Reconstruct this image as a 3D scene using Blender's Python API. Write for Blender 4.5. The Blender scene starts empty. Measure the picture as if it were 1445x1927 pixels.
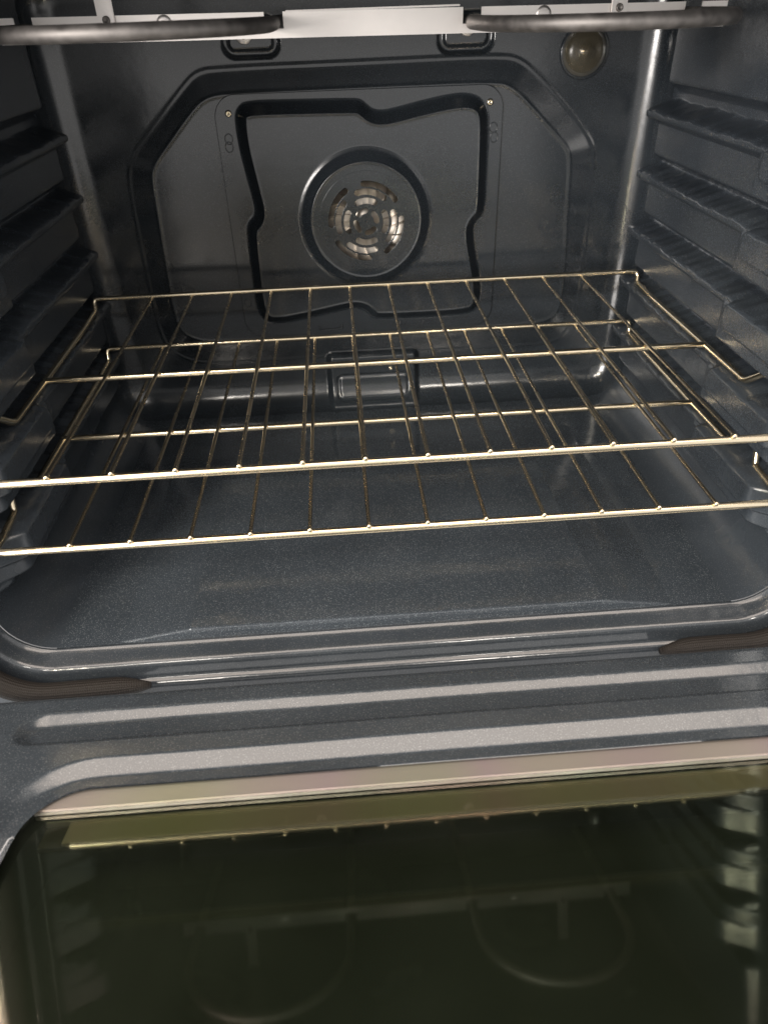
import bpy, math
import numpy as np
from mathutils import Matrix, Vector

# ------------------------------------------------------------------ camera, world, lights, exposure
scene = bpy.context.scene
CAM = np.array([-0.0308, -0.4267, 0.2571])
RIGHT = np.array([0.99720192, -0.0688119, -0.02921033])
UP = np.array([0.06375643, 0.57885171, 0.81293654])
FWD = np.array([0.03903126, 0.81252422, -0.58161924])
FPX, CX, CY = 1330.68, 722.5, 963.5

cam_data = bpy.data.cameras.new('camera')
cam_data.sensor_fit = 'VERTICAL'
cam_data.sensor_height = 36.0
cam_data.sensor_width = 27.0
cam_data.lens = FPX / 1927.0 * 36.0
cam_data.clip_start = 0.01
cam_data.clip_end = 100
cam_data.dof.use_dof = True
cam_data.dof.focus_distance = 0.62
cam_data.dof.aperture_fstop = 9.0
cam = bpy.data.objects.new('camera', cam_data)
scene.collection.objects.link(cam)
M = Matrix(((RIGHT[0], UP[0], -FWD[0], CAM[0]), (RIGHT[1], UP[1], -FWD[1], CAM[1]),
            (RIGHT[2], UP[2], -FWD[2], CAM[2]), (0, 0, 0, 1)))
cam.matrix_world = M
scene.camera = cam

world = bpy.data.worlds.new('World')
scene.world = world
world.use_nodes = True
bg = world.node_tree.nodes['Background']
bg.inputs[0].default_value = (1.0, 0.975, 0.95, 1)
bg.inputs[1].default_value = 0.95

def area_lamp(name, loc, target, sx, sy, power, color):
    d = bpy.data.lights.new(name, 'AREA'); d.shape = 'RECTANGLE'; d.size = sx; d.size_y = sy
    d.energy = power; d.color = color
    o = bpy.data.objects.new(name, d); scene.collection.objects.link(o); o.location = loc
    o.rotation_euler = (Vector(target) - Vector(loc)).to_track_quat('-Z', 'Y').to_euler()
    return o
area_lamp('kitchen_ceiling_light', (0.1, -0.45, 1.9), (0.1, -0.3, 0), 2.6, 1.1, 36, (1.0, 0.84, 0.71))
area_lamp('downlight_or_added_lamp', (-0.85, -2.3, 2.2), (-0.2, 0, 0), 0.3, 0.3, 14, (1.0, 0.92, 0.82))
area_lamp('downlight_or_added_lamp', (0.55, -2.3, 2.2), (0.1, 0, 0), 0.3, 0.3, 14, (1.0, 0.92, 0.82))
area_lamp('downlight_or_added_lamp', (-1.75, -2.5, 2.1), (-0.35, 0, 0), 0.5, 0.5, 60, (1.0, 0.90, 0.72))  # added lamp, placed to brighten the side trim mirrored in the glass
area_lamp('kitchen_window', (-1.7, -2.0, 0.55), (0.2, 0.15, -0.05), 0.8, 1.1, 95, (1.0, 0.95, 0.90))

vs = scene.view_settings
vs.view_transform = 'Standard'; vs.look = 'None'; vs.gamma = 1.0; vs.use_curve_mapping = False
vs.exposure = 0.15
scene.render.engine = 'CYCLES'

# ------------------------------------------------------------------ helpers
def pix(px, py, Y):
    """point where the sight line of a photo pixel meets the wall plane y = Y"""
    d = FWD + RIGHT * (px - CX) / FPX - UP * (py - CY) / FPX
    return CAM + d * (Y - CAM[1]) / d[1]

def empty(name, loc=(0, 0, 0), **props):
    o = bpy.data.objects.new(name, None); scene.collection.objects.link(o); o.location = loc
    o.empty_display_size = 0.05
    for k, v in props.items(): o[k] = v
    return o

def link(name, me, mat, parent=None, smooth=True):
    if mat is not None and len(me.materials) == 0: me.materials.append(mat)
    if smooth: me.polygons.foreach_set('use_smooth', np.ones(len(me.polygons), bool))
    o = bpy.data.objects.new(name, me); scene.collection.objects.link(o)
    if parent is not None: o.parent = parent
    return o

def mesh_np(name, V, F):
    """V (n,3), F (m,4) quads"""
    me = bpy.data.meshes.new(name)
    V = np.asarray(V, np.float32); F = np.asarray(F, np.int32)
    k = F.shape[1]
    me.vertices.add(len(V)); me.vertices.foreach_set('co', V.ravel())
    me.loops.add(F.size); me.loops.foreach_set('vertex_index', F.ravel())
    me.polygons.add(len(F)); me.polygons.foreach_set('loop_start', np.arange(len(F), dtype=np.int32) * k)
    me.update(calc_edges=True); me.validate()
    return me

def grid_faces(nu, nv, wrap=False):
    i = np.arange(nu - 1)[:, None]; j = np.arange(nv if wrap else nv - 1)[None, :]
    j2 = (j + 1) % nv
    return np.stack([i * nv + j, (i + 1) * nv + j, (i + 1) * nv + j2, i * nv + j2], -1).reshape(-1, 4)

def grid_mesh(name, X, Y, Z, flip=False, wrap=False, keep=None):
    nu, nv = X.shape
    F = grid_faces(nu, nv, wrap)
    if keep is not None: F = F[keep.ravel()]
    if flip: F = F[:, ::-1]
    return mesh_np(name, np.stack([X, Y, Z], -1).reshape(-1, 3), F)

def S(t):
    t = np.clip(t, 0, 1); return t * t * (3 - 2 * t)

def RAMP(t):
    t = np.clip(t, 0, 1); return 0.85 * t + 0.15 * S(t)

def catmull(pts, n=10):
    P = np.array(pts, float); out = []
    P = np.vstack([2 * P[0] - P[1], P, 2 * P[-1] - P[-2]])
    for k in range(1, len(P) - 2):
        a, b, c, d = P[k - 1:k + 3]
        for t in np.linspace(0, 1, n, endpoint=False):
            out.append(0.5 * ((2 * b) + (c - a) * t + (2 * a - 5 * b + 4 * c - d) * t * t + (3 * b - a - 3 * c + d) * t ** 3))
    out.append(P[-2]); return np.array(out)

def fillet(pts, r, n=6):
    """polyline with rounded corners"""
    P = [np.array(p, float) for p in pts]; out = [P[0]]
    for k in range(1, len(P) - 1):
        a, b, c = P[k - 1], P[k], P[k + 1]
        ra = min(r, np.linalg.norm(a - b) * .48); rc = min(r, np.linalg.norm(c - b) * .48)
        p0 = b + (a - b) / np.linalg.norm(a - b) * ra; p1 = b + (c - b) / np.linalg.norm(c - b) * rc
        for t in np.linspace(0, 1, n):
            out.append((1 - t) ** 2 * p0 + 2 * t * (1 - t) * b + t * t * p1)
    out.append(P[-1]); return np.array(out)

def tube_mesh(name, path, r, n=12, cap=True):
    P = np.asarray(path, float); m = len(P)
    rr = np.full(m, r) if np.isscalar(r) else np.asarray(r, float)
    T = np.gradient(P, axis=0); T /= np.linalg.norm(T, axis=1)[:, None] + 1e-12
    ref = np.array([0, 0, 1.0]) if abs(T[0][2]) < .9 else np.array([1.0, 0, 0])
    N = np.cross(T[0], ref); N /= np.linalg.norm(N)
    rings = []
    for k in range(m):
        N = N - T[k] * (N @ T[k]); N /= np.linalg.norm(N); B = np.cross(T[k], N)
        a = np.linspace(0, 2 * np.pi, n, endpoint=False)
        rings.append(P[k] + rr[k] * (np.cos(a)[:, None] * N + np.sin(a)[:, None] * B))
    V = np.concatenate(rings); F = [tuple(f) for f in grid_faces(m, n, True)]
    if cap:
        F.append(tuple(range(n))[::1]); F.append(tuple(range((m - 1) * n, m * n))[::-1])
    me = bpy.data.meshes.new(name); me.from_pydata(V.tolist(), [], [list(map(int, f)) for f in F]); me.update()
    return me

def smooth_by_angle(o, deg=40):
    o.data.polygons.foreach_set('use_smooth', np.ones(len(o.data.polygons), bool))
    try: o.data.set_sharp_from_angle(angle=math.radians(deg))
    except Exception: pass

def box_mesh(name, lo, hi, bevel=0.0):
    import bmesh
    bm = bmesh.new(); bmesh.ops.create_cube(bm, size=1)
    lo, hi = np.array(lo), np.array(hi)
    for v in bm.verts: v.co = Vector(lo + (np.array(v.co) + .5) * (hi - lo))
    if bevel: bmesh.ops.bevel(bm, geom=bm.edges[:], offset=bevel, segments=2, affect='EDGES')
    me = bpy.data.meshes.new(name); bm.to_mesh(me); bm.free(); return me

def lathe_mesh(name, prof, centre, axis='y', n=40):
    """prof: list of (radius, height); revolved about -y through centre (height towards the camera)"""
    a = np.linspace(0, 2 * np.pi, n, endpoint=False)
    prof = np.array(prof, float)
    R, H = prof[:, 0][:, None], prof[:, 1][:, None]
    X = centre[0] + R * np.cos(a); Z = centre[2] + R * np.sin(a); Y = centre[1] - H + 0 * X
    return grid_mesh(name, X, Y, Z, wrap=True, flip=True)

def sdf_poly(px, pz, poly):
    """signed distance (negative inside) of arrays px, pz to a closed polygon"""
    poly = np.asarray(poly, float); n = len(poly)
    d = np.full(px.shape, 1e9); inside = np.zeros(px.shape, bool)
    for i in range(n):
        a = poly[i]; b = poly[(i + 1) % n]; e = b - a
        wx, wz = px - a[0], pz - a[1]
        t = np.clip((wx * e[0] + wz * e[1]) / (e @ e + 1e-15), 0, 1)
        d = np.minimum(d, (wx - t * e[0]) ** 2 + (wz - t * e[1]) ** 2)
        c = ((a[1] > pz) != (b[1] > pz)) & (px < (b[0] - a[0]) * (pz - a[1]) / (b[1] - a[1] + 1e-15) + a[0])
        inside ^= c
    d = np.sqrt(d); return np.where(inside, -d, d)

def sdf_box(x, z, cx, cz, hx, hz, r):
    qx = np.abs(x - cx) - hx + r; qz = np.abs(z - cz) - hz + r
    return np.hypot(np.maximum(qx, 0), np.maximum(qz, 0)) + np.minimum(np.maximum(qx, qz), 0) - r

def chaikin(P, k=2):
    P = np.asarray(P, float)
    for _ in range(k):
        Q = np.roll(P, -1, 0); P = np.stack([.75 * P + .25 * Q, .25 * P + .75 * Q], 1).reshape(-1, 2)
    return P

# ------------------------------------------------------------------ materials
def new_mat(name):
    m = bpy.data.materials.new(name); m.use_nodes = True
    nt = m.node_tree; return m, nt, nt.nodes['Principled BSDF']

def nd(nt, kind, **inp):
    n = nt.nodes.new(kind)
    for k, v in inp.items():
        n.inputs[k].default_value = v
    return n

def ramp(nt, fac, stops):
    r = nt.nodes.new('ShaderNodeValToRGB'); e = r.color_ramp.elements
    while len(e) < len(stops): e.new(0.5)
    for k, (p, c) in enumerate(stops):
        e[k].position = p; e[k].color = (*c, 1) if len(c) == 3 else c
    nt.links.new(fac, r.inputs[0]); return r

def enamel(name, base=(0.037, 0.0445, 0.054), fleck=(0.070, 0.080, 0.092), rough=0.24, peel=0.022, wave=0.09):
    m, nt, b = new_mat(name); L = nt.links.new
    tc = nt.nodes.new('ShaderNodeTexCoord')
    n1 = nd(nt, 'ShaderNodeTexNoise', Scale=1150.0, Detail=1.0); L(tc.outputs['Object'], n1.inputs['Vector'])
    n2 = nd(nt, 'ShaderNodeTexNoise', Scale=9.0, Detail=4.0); L(tc.outputs['Object'], n2.inputs['Vector'])
    r1 = ramp(nt, n1.outputs['Fac'], [(0.0, base), (0.56, base), (0.74, fleck)])
    v2 = ramp(nt, n2.outputs['Fac'], [(0.3, (0.86,) * 3), (0.7, (1.14,) * 3)])
    mx = nt.nodes.new('ShaderNodeMix'); mx.data_type = 'RGBA'; mx.blend_type = 'MULTIPLY'; mx.inputs[0].default_value = 1
    L(r1.outputs[0], mx.inputs[6]); L(v2.outputs[0], mx.inputs[7]); L(mx.outputs[2], b.inputs['Base Color'])
    rr = nd(nt, 'ShaderNodeMapRange'); rr.inputs['From Min'].default_value = .3; rr.inputs['From Max'].default_value = .7
    rr.inputs['To Min'].default_value = rough * .85; rr.inputs['To Max'].default_value = rough * 1.2
    L(n2.outputs['Fac'], rr.inputs['Value']); L(rr.outputs[0], b.inputs['Roughness'])
    n3 = nd(nt, 'ShaderNodeTexNoise', Scale=260.0, Detail=2.0); L(tc.outputs['Object'], n3.inputs['Vector'])
    n4 = nd(nt, 'ShaderNodeTexNoise', Scale=28.0, Detail=2.0); L(tc.outputs['Object'], n4.inputs['Vector'])
    bp = nd(nt, 'ShaderNodeBump', Strength=peel, Distance=0.002); L(n3.outputs['Fac'], bp.inputs['Height'])
    bp2 = nd(nt, 'ShaderNodeBump', Strength=wave, Distance=0.008); L(n4.outputs['Fac'], bp2.inputs['Height'])
    L(bp.outputs[0], bp2.inputs['Normal']); L(bp2.outputs[0], b.inputs['Normal'])
    b.inputs['IOR'].default_value = 1.7
    return m

def metal(name, col, rough, var=0.12, scale=40.0, bump=0.0, stretch=(1, 1, 1)):
    m, nt, b = new_mat(name); L = nt.links.new
    tc = nt.nodes.new('ShaderNodeTexCoord'); mp = nt.nodes.new('ShaderNodeMapping'); mp.inputs['Scale'].default_value = stretch
    L(tc.outputs['Object'], mp.inputs[0])
    n = nd(nt, 'ShaderNodeTexNoise', Scale=scale, Detail=4.0); L(mp.outputs[0], n.inputs['Vector'])
    r = ramp(nt, n.outputs['Fac'], [(0.3, tuple(c * (1 - var) for c in col)), (0.7, tuple(min(1, c * (1 + var)) for c in col))])
    L(r.outputs[0], b.inputs['Base Color']); b.inputs['Metallic'].default_value = 1.0
    rr = nd(nt, 'ShaderNodeMapRange'); rr.inputs['To Min'].default_value = rough * .8; rr.inputs['To Max'].default_value = rough * 1.3
    L(n.outputs['Fac'], rr.inputs['Value']); L(rr.outputs[0], b.inputs['Roughness'])
    if bump:
        bp = nd(nt, 'ShaderNodeBump', Strength=bump, Distance=0.001); L(n.outputs['Fac'], bp.inputs['Height']); L(bp.outputs[0], b.inputs['Normal'])
    return m

MAT = {}  # enamel copies below
MAT['enamel'] = enamel('dark_enamel')
MAT['enamel_lip'] = enamel('dark_enamel_lip', base=(0.030, 0.036, 0.0435), fleck=(0.07, 0.077, 0.085), rough=0.15, peel=0.03)
MAT['enamel_floor'] = enamel('dark_enamel_floor', base=(0.035, 0.0425, 0.0515), fleck=(0.125, 0.14, 0.155), rough=0.12, peel=0.025)
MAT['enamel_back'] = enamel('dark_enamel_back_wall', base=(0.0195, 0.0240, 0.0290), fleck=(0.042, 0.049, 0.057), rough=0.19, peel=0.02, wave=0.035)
MAT['enamel_door'] = enamel('dark_enamel_door', base=(0.034, 0.041, 0.049), fleck=(0.10, 0.11, 0.12), rough=0.20, peel=0.05)
MAT['chrome'] = metal('rack_nickel', (0.88, 0.76, 0.56), 0.20, var=0.06, scale=14)
MAT['rodmetal'] = metal('rack_rod_nickel', (0.52, 0.45, 0.34), 0.26, var=0.10, scale=10)  # darker copy of the rack nickel, dark cavity reflection put into the colour
MAT['bright'] = metal('aluminised_steel', (0.80, 0.76, 0.73), 0.42, var=0.06, scale=30, bump=0.05)
MAT['element'] = metal('element_sheath', (0.27, 0.252, 0.24), 0.58, var=0.2, scale=120)
MAT['fan'] = metal('fan_steel', (0.50, 0.455, 0.40), 0.36, var=0.06, scale=80)
MAT['screw'] = metal('screw_brass', (0.85, 0.74, 0.55), 0.22)
def trim_mat():
    m, nt, b = new_mat('coated_retainer_or_reflection'); L = nt.links.new
    tc = nt.nodes.new('ShaderNodeTexCoord'); mp = nt.nodes.new('ShaderNodeMapping'); mp.inputs['Scale'].default_value = (5.5, 0.6, 0.6)
    L(tc.outputs['Object'], mp.inputs[0])
    n = nd(nt, 'ShaderNodeTexNoise', Scale=1.0, Detail=1.0); L(mp.outputs[0], n.inputs['Vector'])
    r = ramp(nt, n.outputs['Fac'], [(0.36, (0.27, 0.27, 0.16)), (0.47, (0.29, 0.27, 0.22)), (0.56, (0.29, 0.235, 0.235)), (0.66, (0.25, 0.265, 0.18))])
    L(r.outputs[0], b.inputs['Base Color']); b.inputs['Metallic'].default_value = 0.35; b.inputs['Roughness'].default_value = 0.35
    return m
MAT['trim'] = trim_mat()

def gasket_mat():
    m, nt, b = new_mat('braided_gasket'); L = nt.links.new
    tc = nt.nodes.new('ShaderNodeTexCoord')
    w1 = nd(nt, 'ShaderNodeTexWave', Scale=7.0, Distortion=0.3); w1.bands_direction = 'X'
    w2 = nd(nt, 'ShaderNodeTexWave', Scale=190.0, Distortion=0.6); w2.bands_direction = 'Y'
    L(tc.outputs['UV'], w1.inputs[0]); L(tc.outputs['UV'], w2.inputs[0])
    mu = nt.nodes.new('ShaderNodeMath'); mu.operation = 'MULTIPLY'
    L(w1.outputs['Fac'], mu.inputs[0]); L(w2.outputs['Fac'], mu.inputs[1])
    r = ramp(nt, mu.outputs[0], [(0.0, (0.012, 0.009, 0.007)), (0.8, (0.025, 0.019, 0.0155))])
    L(r.outputs[0], b.inputs['Base Color']); b.inputs['Roughness'].default_value = 0.65
    bp = nd(nt, 'ShaderNodeBump', Strength=0.6, Distance=0.0012); L(mu.outputs[0], bp.inputs['Height']); L(bp.outputs[0], b.inputs['Normal'])
    return m
MAT['gasket'] = gasket_mat()

def pane_mat(name, tint, ior, rough=0.02):
    m, nt, b = new_mat(name); L = nt.links.new
    nt.nodes.remove(b); out = nt.nodes['Material Output']
    tr = nt.nodes.new('ShaderNodeBsdfTransparent'); tr.inputs[0].default_value = (*tint, 1)
    gl = nt.nodes.new('ShaderNodeBsdfGlossy'); gl.inputs['Roughness'].default_value = rough
    tc = nt.nodes.new('ShaderNodeTexCoord')
    n = nd(nt, 'ShaderNodeTexNoise', Scale=6.0, Detail=3.0); L(tc.outputs['Object'], n.inputs['Vector'])
    r = ramp(nt, n.outputs['Fac'], [(0.38, (0.86, 0.96, 0.74)), (0.58, (1.0, 0.80, 0.70))])
    L(r.outputs[0], gl.inputs[0])
    fr = nt.nodes.new('ShaderNodeFresnel'); fr.inputs[0].default_value = ior
    df = nt.nodes.new('ShaderNodeBsdfDiffuse'); df.inputs[0].default_value = (0.46, 0.56, 0.38, 1)
    haze = nt.nodes.new('ShaderNodeMixShader')
    n5 = nd(nt, 'ShaderNodeTexNoise', Scale=4.5, Detail=5.0); L(tc.outputs['Object'], n5.inputs['Vector'])
    fa = nd(nt, 'ShaderNodeMapRange'); fa.inputs['From Min'].default_value = .3; fa.inputs['From Max'].default_value = .75
    fa.inputs['To Min'].default_value = 0.004; fa.inputs['To Max'].default_value = 0.024  # pale green haze mixed unevenly into the pane
    L(n5.outputs['Fac'], fa.inputs['Value']); L(fa.outputs[0], haze.inputs[0]); L(tr.outputs[0], haze.inputs[1]); L(df.outputs[0], haze.inputs[2])
    mx = nt.nodes.new('ShaderNodeMixShader'); L(fr.outputs[0], mx.inputs[0]); L(haze.outputs[0], mx.inputs[1]); L(gl.outputs[0], mx.inputs[2])
    L(mx.outputs[0], out.inputs[0]); return m
MAT['pane'] = pane_mat('coated_window_glass', (0.72, 0.76, 0.58), 1.8, 0.042)

def dark_glass():
    m, nt, b = new_mat('smoked_outer_glass')
    b.inputs['Base Color'].default_value = (0.010, 0.013, 0.009, 1); b.inputs['Roughness'].default_value = 0.05
    b.inputs['IOR'].default_value = 1.5
    return m
MAT['pane2'] = dark_glass()

def lamp_glass():
    m, nt, b = new_mat('lamp_cover_glass')
    b.inputs['Base Color'].default_value = (0.22, 0.19, 0.13, 1); b.inputs['Roughness'].default_value = 0.25
    b.inputs['Transmission Weight'].default_value = 0.75; b.inputs['IOR'].default_value = 1.45
    return m
MAT['lamp'] = lamp_glass()

# ------------------------------------------------------------------ the oven
HW, ZB, ZT, RC = 0.321, -0.165, 0.300, 0.040        # cavity half width, floor, ceiling, corner radius
YB = 0.425; RSTEP = 0.0055; YC = YB - RSTEP                                           # back wall
GAP = 0.0577                                         # between two rack levels

oven = empty('oven', (0, 0.2, ZB), label='dark blue-grey enamelled convection oven, open, seen from inside its lowered door', category='oven')
oven_off = -np.array([0, 0.2, ZB])
def part(name, me, mat, parent=oven, smooth=True):
    o = link(name, me, mat, None, smooth)
    o.parent = parent
    o.matrix_parent_inverse = parent.matrix_world.inverted() if False else Matrix.Identity(4)
    if parent is oven: o.location = tuple(oven_off)
    return o

# ---- side walls with stamped rack guides
rng = np.random.default_rng(4)
def wobble(y, seed):
    r = np.random.default_rng(seed); o = 0
    for f, a in ((33, .0005), (83, .0005), (190, .0003)):
        o = o + a * np.sin(f * y * 2 * math.pi / 6.28 * 2 + r.uniform(0, 6.28))
    return o

def side_wall(sign):
    y = np.linspace(0.0006, 0.402, 204)
    ang = np.linspace(0, math.pi / 2, 12)
    bx = HW - RC + RC * np.sin(ang); bz = ZB + RC - RC * np.cos(ang)
    zs = np.linspace(ZB + RC, ZT - RC, 330)[1:-1]
    tx = HW - RC + RC * np.cos(ang); tz = ZT - RC + RC * np.sin(ang)
    PX = np.concatenate([bx, np.full(len(zs), HW), tx]); PZ = np.concatenate([bz, zs, tz])
    Yg, Zg = np.meshgrid(y, PZ, indexing='ij'); Xg = np.broadcast_to(PX, Yg.shape).copy()
    d = np.zeros_like(Yg)
    for k in range(-1, 4):
        z0 = k * GAP - 0.0045
        w = wobble(Yg, 10 * k + int(sign) + 40)
        # long ledge that carries the rack rail
        top = S((z0 + 0.003 + w - Zg) / 0.0105)
        low = S((Zg - (z0 - 0.026)) / 0.015)
        led = 0.0250 * top * low * S((0.4005 - Yg) / 0.008)
        # lump at the front end of each ledge
        sb = sdf_box(Yg, Zg, 0.065, z0 - 0.0165, 0.078, 0.0165, 0.013)
        lump = 0.0335 * S(-(sb - 0.002) / 0.0085) * S((z0 + 0.002 + w - Zg) / 0.0085)
        lump *= S((Yg - 0.004) / 0.030)
        led *= S((Yg - 0.004) / 0.030)
        d = np.maximum(d, np.maximum(led, lump))
        # stamped panel between two guides, set back behind the front column; the groove above each ledge stays deep
        sp = sdf_box(Yg, Zg, 0.203, z0 - 0.030, 0.192, 0.0262 , 0.006)
        d = np.maximum(d, 0.0130 * S(-sp / 0.0105))
        fc = sdf_box(Yg, Zg, 0.0815, z0 - 0.0262, 0.079, 0.0235, 0.010)
        d = np.maximum(d, 0.0265 * S(-(fc - 0.001) / 0.010) * S((Yg - 0.004) / 0.030))
    # tall plain panel above the top guide
    sp = sdf_box(Yg, Zg, 0.200, 0.232, 0.190, 0.054, 0.012)
    d = np.maximum(d, 0.0120 * S(-sp / 0.010))
    d *= ((Zg > ZB + RC * .6) & (Zg < ZT - RC * .5))
    me = grid_mesh('side_wall', sign * (Xg - d), Yg, Zg, flip=(sign < 0))
    return part('side_wall', me, MAT['enamel'])
sw = side_wall(-1); sw['label'] = 'left side wall with stamped rack guides'
sw = side_wall(1); sw['label'] = 'right side wall with stamped rack guides'

# ---- floor with its raised pad
def floor():
    x = np.linspace(-0.2835, 0.2835, 90); y = np.linspace(-0.0022, 0.424, 70)
    X, Y = np.meshgrid(x, y, indexing='ij')
    Z = np.full_like(X, ZB) + 0.0004 * np.sin(X * 21 + 1) * np.sin(Y * 17)
    return part('cavity_floor', grid_mesh('cavity_floor', X, Y, Z), MAT['enamel_floor'])
def floor_pad():
    h = 0.0088
    b = [(-0.247, 0.0008), (0.247, 0.0008), (0.247, 0.342), (-0.247, 0.342)]
    t = [(-0.174, 0.0026), (0.172, 0.0026), (0.170, 0.230), (-0.172, 0.230)]
    V = [(x, y, ZB - 0.002) for x, y in b] + [(x, y, ZB + h) for x, y in t]
    F = [(4, 5, 6, 7), (0, 1, 5, 4), (1, 2, 6, 5), (2, 3, 7, 6), (3, 0, 4, 7)]
    me = bpy.data.meshes.new('floor_pad'); me.from_pydata(V, [], F); me.update()
    o = part('floor_pad', me, MAT['enamel_floor'], smooth=False)
    bv = o.modifiers.new('soft_edges', 'BEVEL'); bv.width = 0.0014; bv.segments = 2; bv.limit_method = 'ANGLE'; bv.angle_limit = math.radians(5); bv.harden_normals = False
    o['label'] = 'raised pad with sloping sides in the cavity floor'
    return o
floor_pad()
fl = floor(); fl['label'] = 'cavity floor with a raised pad'
smooth_by_angle(fl, 25)

# ---- ceiling
def ceiling():
    x = np.linspace(-0.283, 0.283, 60); y = np.linspace(-0.001, 0.415, 50)
    X, Y = np.meshgrid(x, y, indexing='ij')
    sb = sdf_box(X, Y, 0, 0.2, 0.24, 0.16, 0.03)
    Z = ZT + 0.012 * S(-sb / 0.02)
    return part('ceiling', grid_mesh('ceiling', X, Y, Z, flip=True), MAT['enamel'])
ceiling()

# ---- back wall
def trace(pts, Y): return np.array([pix(a, b, Y)[[0, 2]] for a, b in pts])
OUT = trace([(252, 395), (242, 325), (252, 287), (280, 250), (350, 155), (372, 135), (405, 129), (700, 115), (940, 104), (977, 110), (1007, 135),
             (1067, 200), (1107, 255), (1119, 285), (1107, 395), (1090, 560), (1070, 618), (1050, 638), (1020, 648), (700, 664), (413, 684), (370, 681), (335, 668), (312, 648), (295, 600)], YB)
INN = trace([(298, 395), (287, 330), (295, 305), (320, 270), (370, 200), (395, 182), (435, 176), (700, 164), (930, 154), (962, 163), (1002, 205),
             (1062, 272), (1071, 295), (1064, 395), (1056, 545), (1046, 585), (1025, 601), (990, 607), (700, 625), (413, 640), (372, 637), (345, 622), (330, 590)], YB)
OUT, INN = chaikin(OUT, 2), chaikin(INN, 2)
def back_wall():
    def dense(a, b, n, e):
        t = np.linspace(a, b, n)
        return np.unique(np.concatenate([t, np.linspace(a, a + e, 40), np.linspace(b - e, b, 40)]))
    x = dense(-HW, HW, 470, 0.012); z = dense(ZB, ZT, 350, 0.012)
    X, Z = np.meshgrid(x, z, indexing='ij')
    so = sdf_poly(X, Z, OUT); si = sdf_poly(X, Z, INN)
    t = np.clip(-so / (np.maximum(-so, 0) + np.maximum(si, 0) + 1e-6), 0, 1)
    t = np.where(si <= 0, 1.0, t)
    Y = YB - RSTEP * RAMP(t)                                   # the wall steps forward inside the ring
    Y -= 0.0007 * (np.exp(-(so / 0.0016) ** 2) + np.exp(-(si / 0.0016) ** 2))
    # stamped sensor box at the foot
    sc = pix(703, 712, YB - 0.012)
    sb = sdf_box(X, Z, sc[0], sc[2], 0.060, 0.036, 0.010)
    Y = np.minimum(Y, YB - 0.010 * S(-sb / 0.008))
    s2 = sdf_box(X, Z, sc[0], sc[2] - 0.010, 0.045, 0.014, 0.006)
    Y += 0.0020 * (S((0.0032 - np.abs(s2)) / 0.002))
    # two recesses for the top screws
    for cx, cz in ((-0.106, 0.236), (0.110, 0.233)):
        s3 = sdf_box(X, Z, cx, cz, 0.025, 0.014, 0.009)
        Y += 0.004 * S((0.0045 - np.abs(s3)) / 0.003)
    # rounded border to the side walls, floor and ceiling
    dd = -sdf_box(X, Z, 0, (ZB + ZT) / 2, HW, (ZT - ZB) / 2, RC)
    re = 0.033
    t = np.clip(dd, 0, re)
    Y -= re - np.sqrt(np.maximum(re * re - (re - t) ** 2, 0))
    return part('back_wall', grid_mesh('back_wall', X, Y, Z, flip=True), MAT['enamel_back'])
bw = back_wall(); bw['label'] = 'back wall with a stamped ring around the fan cover'

# ---- front frame: stepped lip swept round the opening
def rr_path(o, n=10, zb=ZB, zt=ZT - 0.01):
    hw = HW + o; r = RC + o; b = zb - o; t = zt + o
    P = []
    for cx, cz, a0 in ((hw - r, b + r, -90), (hw - r, t - r, 0), (-hw + r, t - r, 90), (-hw + r, b + r, 180)):
        for a in np.linspace(a0, a0 + 90, n):
            P.append((cx + r * math.cos(math.radians(a)), cz + r * math.sin(math.radians(a))))
    return np.array(P)
def front_frame():
    pts = [(0.0040, 0.008, 0), (0.0012, 0.0008, 0), (-0.0014, -0.0018, 0), (0.0008, -0.0048, 0), (0.0050, -0.0200, 0), (0.0180, -0.0222, 0), (0.0194, -0.0258, 0), (0.0225, -0.0285, 0),
           (0.0300, -0.0300, 0), (0.062, -0.0310, 0)]
    prof = fillet(pts, 0.0045, 8)[:, :2]
    ring = [rr_path(o) for o, y in prof]
    X = np.array([r[:, 0] for r in ring]); Z = np.array([r[:, 1] for r in ring]); Y = np.repeat(prof[:, 1][:, None], X.shape[1], 1)
    return part('front_frame', grid_mesh('front_frame', X, Y, Z, wrap=True, flip=False), MAT['enamel_lip'])
ff = front_frame(); ff['label'] = 'stepped enamel lip around the oven opening'

for sx in (-1, 1):
    x0, x1 = sorted((sx * 0.3455, sx * 0.384))
    part('side_trim', box_mesh('side_trim', (x0, -0.0375, -0.10), (x1, -0.0310, 0.352), 0.0015), MAT['bright'], smooth=False)

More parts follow.
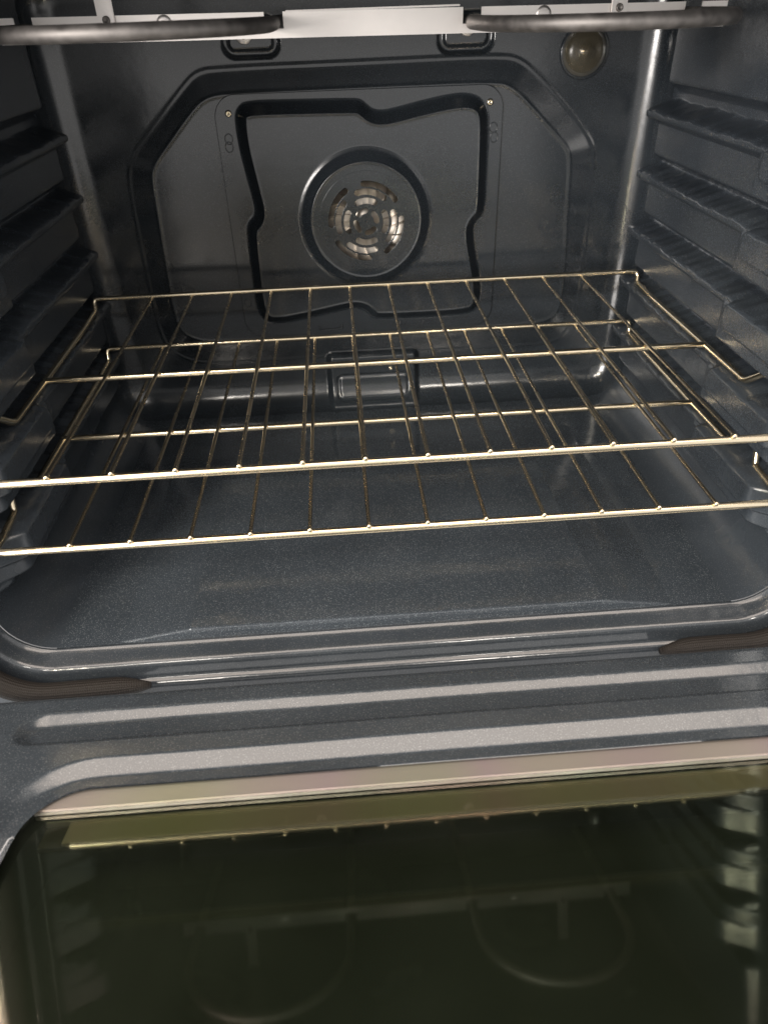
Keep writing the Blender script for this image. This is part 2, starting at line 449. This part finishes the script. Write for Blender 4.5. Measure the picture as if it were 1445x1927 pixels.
# ---- gasket: runs round the opening, open along the bottom
def gasket():
    P = rr_path(0.0135, 16)
    n = len(P)
    # start at the right end on the bottom, go anticlockwise to the left end on the bottom
    right_end = np.array([0.2115, ZB - 0.0135]); left_end = np.array([-0.2035, ZB - 0.0135])
    path2 = np.vstack([[right_end], P, [left_end]])
    seg = []
    for a, b in zip(path2[:-1], path2[1:]):
        m = max(1, int(np.linalg.norm(b - a) / 0.006))
        for t in np.linspace(0, 1, m, endpoint=False): seg.append(a + (b - a) * t)
    seg.append(path2[-1]); seg = np.array(seg)
    k = np.arange(len(seg)); e = np.minimum(k, len(seg) - 1 - k) * 0.006
    yy = -0.0345 + 0.0008 * np.sin(k * .21)
    rad = 0.0088 * np.sqrt(np.clip(e / 0.022, 0.10, 1)) * (1 + 0.02 * np.sin(k * .5))
    path = np.stack([seg[:, 0], yy, seg[:, 1] + 0.001 * np.sin(k * .13) - 0.0012 - 0.0030 * S((seg[:, 0] - 0.05) / 0.1) * S((-0.08 - seg[:, 1]) / 0.05)], 1)
    gm = tube_mesh('gasket', path, rad, 24)
    uv = gm.uv_layers.new(name='UVMap'); nvv = 24
    for pl in gm.polygons:
        if pl.loop_total != 4: continue
        ids = [gm.loops[l].vertex_index for l in pl.loop_indices]
        js = [i % nvv for i in ids]
        for l, i_, jj in zip(pl.loop_indices, ids, js):
            if max(js) - min(js) > nvv // 2 and jj == 0: jj = nvv
            uv.data[l].uv = (jj / nvv, (i_ // nvv) * 0.006)
    o = part('gasket', gm, MAT['gasket']); o['label'] = 'dark brown braided door gasket, open along the bottom'
gasket()

# ---- fan cover
FC = pix(689.5, 417.5, YC - 0.024)
FCX, FCZ = FC[0], FC[2]
def z3(a, b): return (380 + a / 2.408, 140 + b / 2.408)
PIN = trace([z3(*t) for t in [(152, 190), (165, 150), (200, 124), (450, 118), (690, 113), (720, 118), (745, 138), (775, 163), (815, 168), (860, 160), (1010, 120), (1150, 90), (1215, 90), (1265, 112), (1292, 155), (1298, 230), (1290, 420), (1283, 590), (1272, 640), (1240, 668), (1228, 700),
     (1240, 800), (1262, 920), (1262, 1010), (1245, 1060), (1200, 1086), (1000, 1100), (800, 1108), (768, 1100), (740, 1070), (705, 1056), (660, 1062), (500, 1100), (350, 1130), (290, 1118), (258, 1080), (240, 1010), (222, 860), (206, 715), (212, 672), (238, 645), (245, 615), (232, 560), (200, 440), (170, 320)]], YC - 0.004)
PIN = chaikin(PIN, 2)
R_IN, R_OUT = 0.0605, 0.0725
def cover_height(X, Z):
    sp = -sdf_poly(X, Z, PIN) - 0.0005
    h = 0.0022 + 0.0135 * RAMP(sp / 0.0105) + 0.0006 * (np.exp(-(sp / 0.0014) ** 2) + np.exp(-((sp - 0.0105) / 0.0014) ** 2))
    r = np.hypot(X - FCX, Z - FCZ)
    h = h + 0.0085 * RAMP((R_OUT - r) / (R_OUT - R_IN)) + 0.0006 * (np.exp(-((r - R_OUT) / 0.0014) ** 2) + np.exp(-((r - R_IN) / 0.0014) ** 2))
    return h
_l, _r, _t, _b = pix(436, 431, YC)[0], pix(932, 431, YC)[0], pix(670, 168, YC)[2], pix(690, 622, YC)[2]
PC = ((_l + _r) / 2, (_t + _b) / 2); PH = ((_r - _l) / 2, (_t - _b) / 2)
def fan_cover():
    n = 540; a = np.linspace(0, 2 * np.pi, n, endpoint=False)
    # plate border along each ray, from the rounded rectangle
    lo = np.full(n, 0.05); hi = np.full(n, 0.25)
    for _ in range(40):
        mid = (lo + hi) / 2
        s = sdf_box(FCX + mid * np.cos(a), FCZ + mid * np.sin(a), PC[0], PC[1], PH[0], PH[1], 0.022)
        lo = np.where(s < 0, mid, lo); hi = np.where(s < 0, hi, mid)
    t = np.linspace(0, 1, 170)[:, None]
    R = 0.052 + t * (lo - 0.052)
    X = FCX + R * np.cos(a); Z = FCZ + R * np.sin(a); Y = YC - cover_height(X, Z)
    X = np.vstack([X, X[-1:]]); Z = np.vstack([Z, Z[-1:]]); Y = np.vstack([Y, np.full((1, n), YC + 0.004)])
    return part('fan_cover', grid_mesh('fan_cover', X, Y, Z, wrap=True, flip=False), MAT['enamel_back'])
cover = fan_cover(); cover['label'] = 'pinwheel shaped raised fan cover'
H0 = 0.0022 + 0.0135 + 0.0085
SLOTS = [(0.0358, 0.0418, -7, 61), (0.0280, 0.0342, -22, 46), (0.0185, 0.0248, -32, 35), (0.0085, 0.0145, -60, 12)]
def fan_grille():
    nr, na = 96, 900
    r = np.linspace(0.0008, 0.052, nr); a = np.linspace(0, 2 * np.pi, na, endpoint=False)
    R, A = np.meshgrid(r, a, indexing='ij')
    X = FCX + R * np.sin(A); Z = FCZ + R * np.cos(A); Y = np.full_like(X, YC - H0)
    rc = ((r[:-1] + r[1:]) / 2)[:, None]; ac = (a + np.pi / na)[None, :]
    hole = np.zeros((nr - 1, na), bool)
    for q in range(4):
        for r0, r1, a0, a1 in SLOTS:
            rm, hw_ = (r0 + r1) / 2, (r1 - r0) / 2
            c = math.radians((a0 + a1) / 2 + 90 * q); ha = math.radians((a1 - a0) / 2)
            da = (ac - c + np.pi) % (2 * np.pi) - np.pi
            ex = np.maximum(np.abs(da) * rm - (ha * rm - hw_), 0)
            hole |= np.hypot(ex, rc - rm) < hw_
    me = grid_mesh('fan_grille', X, Y, Z, wrap=True, flip=True, keep=~hole)
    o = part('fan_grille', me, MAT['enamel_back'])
    sol = o.modifiers.new('thickness', 'SOLIDIFY'); sol.thickness = 0.0011; sol.offset = -1
    return o
g = fan_grille(); g['label'] = 'slotted grille in front of the fan'
fan = part('fan', lathe_mesh('fan', [(0.0005, 0.0), (0.010, 0.0), (0.012, -0.002), (0.046, -0.0025), (0.047, 0.004), (0.0475, 0.004), (0.0475, -0.004)], (FCX, YC - 0.0135, FCZ), n=64), MAT['fan'])
fan['label'] = 'bare metal fan wheel behind the grille'
blade_path = []
def fan_blade_mesh():
    t = np.linspace(0, 1, 7); r = 0.016 + 0.030 * t; a = 0.35 * t ** 1.5
    x = r * np.cos(a); z = r * np.sin(a)
    X = np.stack([x, x], 1); Z = np.stack([z, z], 1); Y = np.stack([np.full(7, -0.0045), np.full(7, 0.0015)], 1)
    return grid_mesh('blade', X, Y, Z)
bm_ = fan_blade_mesh()
for k in range(18):
    b = link('blade', bm_, MAT['fan'], fan)
    b.location = (FCX, YC - 0.0135, FCZ); b.rotation_euler = (0, 2 * math.pi * k / 18, 0)

def screw(px, py, Y, r=0.0034, parent=oven, name='screw'):
    c = pix(px, py, Y)
    o = part(name, lathe_mesh(name, [(0.0001, 0.0009), (r * .25, 0.0009), (r * .3, 0.0018), (r * .75, 0.0016), (r, 0.0006), (r * 1.02, -0.001)], c, n=20), MAT['screw'], oven)
    return o
screw(430, 214, YC - 0.0024); screw(922, 192, YC - 0.0024)
for px, py in ((928, 240), (929, 258), (431, 262), (432, 277), (919, 544), (467, 570)):
    c = pix(px, py, YC - 0.0022)
    a = np.linspace(0, 2 * np.pi, 17)
    part('cover_embossing', tube_mesh('cover_embossing', np.stack([c[0] + .0040 * np.cos(a), np.full(17, c[1]), c[2] + .0050 * np.sin(a)], 1), 0.0006, 6, False), MAT['enamel_back'])
for px0, py0, px1, py1 in ((602, 620, 644, 616), (753, 611, 795, 607)):
    c0, c1 = pix(px0, py0, YC - .0022), pix(px1, py1, YC - .0022)
    pth = fillet([c0 + [0, 0.002, 0.004], c0 + [0, -.0008, 0.004], c0 + [0, -.0008, -.001], c1 + [0, -.0008, -.001], c1 + [0, -.0008, 0.004], c1 + [0, .002, .004]], .002)
    part('cover_tab', tube_mesh('cover_tab', pth, 0.0010, 8), MAT['enamel_back'])

# top screws with small bright tabs in the two recesses of the back wall
for cx, cz in ((-0.112, 0.2375), (0.111, 0.2375)):
    o = part('screw_tab', lathe_mesh('screw_tab', [(0.0001, .0022), (.007, .0022), (.0078, .0016), (.0078, -.001)], (cx, YB - .001, cz), n=24), MAT['bright'])
    s_ = link('screw', lathe_mesh('screw', [(0.0001, 0.0034), (0.0022, 0.0034), (0.0034, 0.0026), (0.0036, 0.0015)], (cx, YB - .001, cz), n=18), MAT['screw'], o)
# small bolt on the sensor box
screw(735, 692, YB - 0.0102, 0.0026)

# ---- lamp cover
LC = pix(1099, 96, YB)
o = part('lamp_cover', lathe_mesh('lamp_cover', [(0.0005, 0.0135), (0.006, 0.0132), (0.0075, 0.0115), (0.012, 0.0115), (0.018, 0.0095), (0.0215, 0.006), (0.0228, 0.002), (0.0232, -0.001)], LC, n=48), MAT['lamp'])
o['label'] = 'dull amber glass lamp cover, unlit'
o2 = link('lamp_ring', lathe_mesh('lamp_ring', [(0.0225, 0.0005), (0.0232, 0.0025), (0.0248, 0.0022), (0.0256, 0.0)], LC, n=48), MAT['enamel_back'], o)
o3 = link('lamp_bulb', lathe_mesh('lamp_bulb', [(0.0002, 0.006), (0.005, 0.005), (0.008, 0.0), (0.010, -0.004)], LC, n=32), MAT['screw'], o)

# ---- broil element and its hanger bar
YBAR = 0.225
def bar_z(x): return 0.2390 - 0.009 * x
def hanger_bar():
    xs = [-0.272, -0.259, -0.259, -0.246, -0.246, -0.076, -0.076, -0.062, -0.062, 0.074, 0.074, 0.088, 0.088, 0.246, 0.246, 0.259, 0.259, 0.279]
    tops = [.0165, .0165, .0065, .0065, .0165, .0165, .0060, .0060, .0165, .0165, .0060, .0060, .0165, .0165, .0065, .0065, .0165, .0165]
    V = []; F = []
    for y in (YBAR - 0.0008, YBAR + 0.0008):
        for x, t in zip(xs, tops): V += [(x, y, bar_z(x)), (x, y, bar_z(x) + t)]
    n = len(xs)
    for k in range(n - 1):
        a, b = 2 * k, 2 * k + 2
        if abs(xs[k] - xs[k + 1]) > 1e-6:
            F += [(a, b, b + 1, a + 1), (2 * n + a, 2 * n + a + 1, 2 * n + b + 1, 2 * n + b), (a, 2 * n + a, 2 * n + b, b)]
        F += [(a + 1, b + 1, 2 * n + b + 1, 2 * n + a + 1)]
    F += [(0, 1, 2 * n + 1, 2 * n), (2 * n - 2, 4 * n - 2, 4 * n - 1, 2 * n - 1)]
    me = bpy.data.meshes.new('hanger_bar'); me.from_pydata(V, [], F); me.update()
    o = part('hanger_bar', me, MAT['bright'], smooth=False); o['label'] = 'bright steel bar that carries the broil element'
    # folded shelf behind the upper edge
    x0, x1 = -0.246, 0.246
    sh = link('bar_flange', box_mesh('bar_flange', (-0.060, YBAR + 0.001, 0.2555), (0.072, YBAR + 0.010, 0.2567), .0004), MAT['bright'], o, False)
    for hx in (-0.150, 0.136):
        link('bar_dimple', lathe_mesh('bar_dimple', [(.0001, .0004), (.0040, .00035), (.006, 0), (.0062, -.0005)], (hx, YBAR - .0008, bar_z(hx) + .0105), n=20), MAT['bright'], o)
    return o
bar = hanger_bar()
elem = empty('broil_element', tuple(oven_off)); elem.parent = oven; elem['label'] = 'grey tubular broil element under the ceiling'
for (xi, xo) in ((-0.069, -0.2525), (0.081, 0.2525)):
    zt = 0.2472 - 0.006 * (xi + xo)
    r = abs(xo - xi) / 2; cx = (xi + xo) / 2; sgn = 1 if xo > xi else -1
    yf = YBAR - 0.052
    P = [(xi, y, zt) for y in np.linspace(0.405, yf, 12)]
    for a in np.linspace(0, math.pi, 26)[1:-1]:
        P.append((cx - sgn * r * math.cos(a), yf - r * math.sin(a) * 1.0, zt))
    P += [(xo, y, zt) for y in np.linspace(yf, 0.36, 10)]
    link('heating_tube', tube_mesh('heating_tube', P, 0.0048, 16), MAT['element'], elem)
for hx in (-0.1915, 0.1935):
    me = box_mesh('hanger_strap', (hx - 0.0062, YBAR - 0.0030, bar_z(hx) + 0.004), (hx + 0.0062, YBAR - 0.0016, ZT + 0.005), .0005)
    o = part('hanger_strap', me, MAT['bright'], smooth=False)
    s_ = link('screw', lathe_mesh('screw', [(0.0001, 0.0014), (0.0014, 0.0014), (0.0016, 0.0022), (0.0026, 0.0018), (0.0028, 0)], (hx, YBAR - .003, bar_z(hx) + 0.0138), n=16), MAT['element'], o)
    # wire clip looped under the tube
    a = np.linspace(-0.3, math.pi + 0.3, 14)
    link('wire_clip', tube_mesh('wire_clip', np.stack([hx + .0085 * np.cos(a), np.full(14, YBAR - .0035), bar_z(hx) + .0085 - .0075 * np.sin(a)], 1), .0006, 6), MAT['bright'], o)

# ---- the lowered door
TH = math.radians(14.3)
NRM = np.array([0, math.sin(TH), math.cos(TH)]); TAN = np.array([0, -math.cos(TH), math.sin(TH)])   # outward from the hinge
ORG = np.array([0, -0.1, -0.147])                                                                 # a point of the glass plane
def door_pt(x, s, h):
    """x across, s along the door from the y=-0.1 line towards the handle, h above the glass"""
    x, s, h = np.broadcast_arrays(x, s, h)
    return (ORG[0] + x, ORG[1] + TAN[1] * s + NRM[1] * h, ORG[2] + TAN[2] * s + NRM[2] * h)
WX0, WX1, WS0, WS1 = -0.234, 0.256, 0.0655, 0.36
def door_panel():
    s = np.unique(np.concatenate([np.linspace(-0.030, 0.075, 110), np.linspace(0.075, 0.42, 120)])); x = np.linspace(-0.345, 0.375, 330)
    Sg, Xg = np.meshgrid(s, x, indexing='ij')
    h = np.full_like(Sg, 0.0125)
    # rounded hinge end
    e = np.clip((-0.030 + 0.012 - Sg) / 0.012, 0, 1); h -= 0.012 * (1 - np.sqrt(1 - e ** 2)) 
    # long stamped groove
    g = sdf_box(Xg, Sg, 0.015, 0.0120, 0.283, 0.0165, 0.0165)
    h -= 0.0054 * RAMP(-g / 0.0078)
    # step down to the window
    w = sdf_box(Xg, Sg, (WX0 + WX1) / 2, (WS0 + WS1) / 2, (WX1 - WX0) / 2, (WS1 - WS0) / 2, 0.034)
    h -= 0.0072 * RAMP((0.0205 - w) / 0.0104)
    h += 0.00025 * np.sin(Xg * 13 + 0.6) * np.sin(Sg * 40) + 0.00012 * np.sin(Xg * 31 + Sg * 25)
    wv = w.copy()
    wc = (wv[:-1, :-1] + wv[1:, 1:] + wv[1:, :-1] + wv[:-1, 1:]) / 4
    # snap the vertices next to the opening onto its outline
    gx = np.gradient(w, x, axis=1); gs = np.gradient(w, s, axis=0); gl = np.hypot(gx, gs) + 1e-9
    near = np.abs(w) < 0.0016
    Xs = np.where(near, Xg - w * gx / gl, Xg); Ss = np.where(near, Sg - w * gs / gl, Sg)
    X, Y, Z = door_pt(Xs, Ss, h)
    return part('door', grid_mesh('door', X, Y, Z, keep=(wc > -0.0002), flip=True), MAT['enamel_door'])
door = door_panel(); door['label'] = 'lowered oven door with stamped enamel inner panel and dark window'
def door_slab(name, x0, x1, s0, s1, h0, h1, mat, bevel=0.0):
    c = [door_pt(x, s, h) for h in (h0, h1) for x, s in ((x0, s0), (x1, s0), (x1, s1), (x0, s1))]
    V = [(float(a), float(b), float(d)) for a, b, d in c]
    F = [(0, 1, 2, 3), (7, 6, 5, 4), (0, 4, 5, 1), (1, 5, 6, 2), (2, 6, 7, 3), (3, 7, 4, 0)]
    me = bpy.data.meshes.new(name); me.from_pydata(V, [], F); me.update()
    return link(name, me, mat, door, smooth=False)
# inner pane: one sheet (coated face), sits just under the enamel edge
def sheet(name, x0, x1, s0, s1, h, mat):
    c = [door_pt(x, s, h) for x, s in ((x0, s0), (x1, s0), (x1, s1), (x0, s1))]
    me = bpy.data.meshes.new(name); me.from_pydata([tuple(map(float, q)) for q in c], [], [(0, 3, 2, 1)]); me.update()
    return link(name, me, mat, door, smooth=False)
o = sheet('window_pane', WX0 - .012, WX1 + .012, WS0 - .012, WS1 + .012, 0.0, MAT['pane'])
o['label'] = 'coated inner glass pane of the door window'
door_slab('outer_pane', -0.3400, 0.3700, -0.02, 0.41, -0.040, -0.034, MAT['pane2'])['label'] = 'dark outer glass pane of the door window'
# retainer along the hinge side of the window, and its reflection as a strip
door_slab('retainer_or_reflection', WX0 + .004, WX1 + .02, WS0 - 0.010, WS0 + 0.0125, 0.0006, 0.0034, MAT['trim'])
door_slab('retainer_or_reflection', WX0 + .024, WX1 + .02, WS0 + 0.0187, WS0 + 0.0335, -0.0045, -0.0025, MAT['trim'])
door_slab('ghost_mask', WX0 + .010, WX1 + .02, WS0 + 0.0160, WS0 + 0.0340, -0.0075, -0.0047, MAT['gasket'])  # added dark slab, hides the strip's ghost image in the outer pane
door_slab('glass_edge', WX0 + .002, WX1 + .02, WS0 + 0.0126, WS0 + 0.0138, 0.0006, 0.0028, MAT['bright'])
door_slab('glass_edge', WX0 + .010, WX1 + .02, WS0 + 0.0174, WS0 + 0.0186, -0.0044, -0.0010, MAT['bright'])
# door skin below
door_slab('door_skin', -0.345, 0.375, -0.029, 0.42, -0.0465, -0.0425, MAT['enamel_door'])
door_slab('door_side', -0.345, -0.341, -0.0285, 0.42, -0.0424, 0.0110, MAT['enamel_door'])
door_slab('door_side', 0.371, 0.375, -0.0285, 0.42, -0.0424, 0.0110, MAT['enamel_door'])

# ------------------------------------------------------------------ racks
RR, RW = 0.0031, 0.00155      # rails, rods
SP = 0.044
def rod_mesh():
    ys = [-0.0036, -0.0035, -0.0030, -0.0020, -0.0006, 0.0008, 0.0020, 0.17, 0.3706]
    rs = [0.0003, 0.0011, 0.0017, 0.0021, 0.0021, 0.0019, RW, RW, RW]
    me = tube_mesh('rod', [(0, y, 0) for y in ys], rs, 12); me.materials.append(MAT['rodmetal']); me.materials.append(MAT['chrome'])
    for p_ in me.polygons:
        if p_.center.y < 0.0012: p_.material_index = 1  # tips take the brighter copy, a highlight put into the colour
    return me
rod_me = rod_mesh()
def smooth_me(me, deg=50):
    me.polygons.foreach_set('use_smooth', np.ones(len(me.polygons), bool)); me.set_sharp_from_angle(angle=math.radians(deg))
smooth_me(rod_me)
def rack(z, y0, label):
    root = empty('oven_rack', (0, y0, z), label=label, category='oven rack', group='wire racks in the oven')
    def p(name, path, r):
        me = tube_mesh(name, path, r, 16); me.materials.append(MAT['chrome']); smooth_me(me)
        o = bpy.data.objects.new(name, me); scene.collection.objects.link(o); o.parent = root; return o
    # rods lie on top of rails; rack plane z=0 is the rod axis
    zr = -RR - RW + 0.0004
    bow = lambda x: -0.0022 * (1 - (x / 0.3) ** 2) * 0
    fr = [(-0.2990, 0.020, zr), (-0.2990, 0.0, zr), (0.2990, 0.0, zr), (0.2990, 0.020, zr)]
    p('front_rail', fillet(fr, 0.009), RR)
    p('back_rail', fillet([(-0.3045, 0.362, -0.012), (-0.3065, 0.369, 0.0010), (-0.300, 0.370, 0.0022), (0.300, 0.370, 0.0022), (0.3075, 0.369, 0.0010), (0.3055, 0.362, -0.012)], 0.006), 0.0027)
    p('cross_bar', [(-0.2985, 0.170, zr), (0, 0.170, zr), (0.2985, 0.170, zr)], 0.0028)
    for s in (-1, 1):
        pts = [(0.3045, 0.3625, -0.0115), (0.301, 0.349, zr - .0005), (0.2985, 0.30, zr), (0.2985, 0.094, zr - .001), (0.3065, 0.079, 0.009), (0.3065, 0.066, 0.010), (0.3060, 0.060, zr - .005), (0.2990, 0.019, zr)]
        p('side_rail', fillet([(s * a, b, c) for a, b, c in pts], 0.0045), 0.0028)
    for i in range(12):
        o = bpy.data.objects.new('rod', rod_me); scene.collection.objects.link(o); o.parent = root
        o.location = ((i - 5.5) * SP, 0, 0)
    return root
rack(0.0, 0.0, 'upper wire oven rack, the higher of the two shiny racks')
rack(-GAP, -0.0019, 'lower wire oven rack just above the cavity floor')
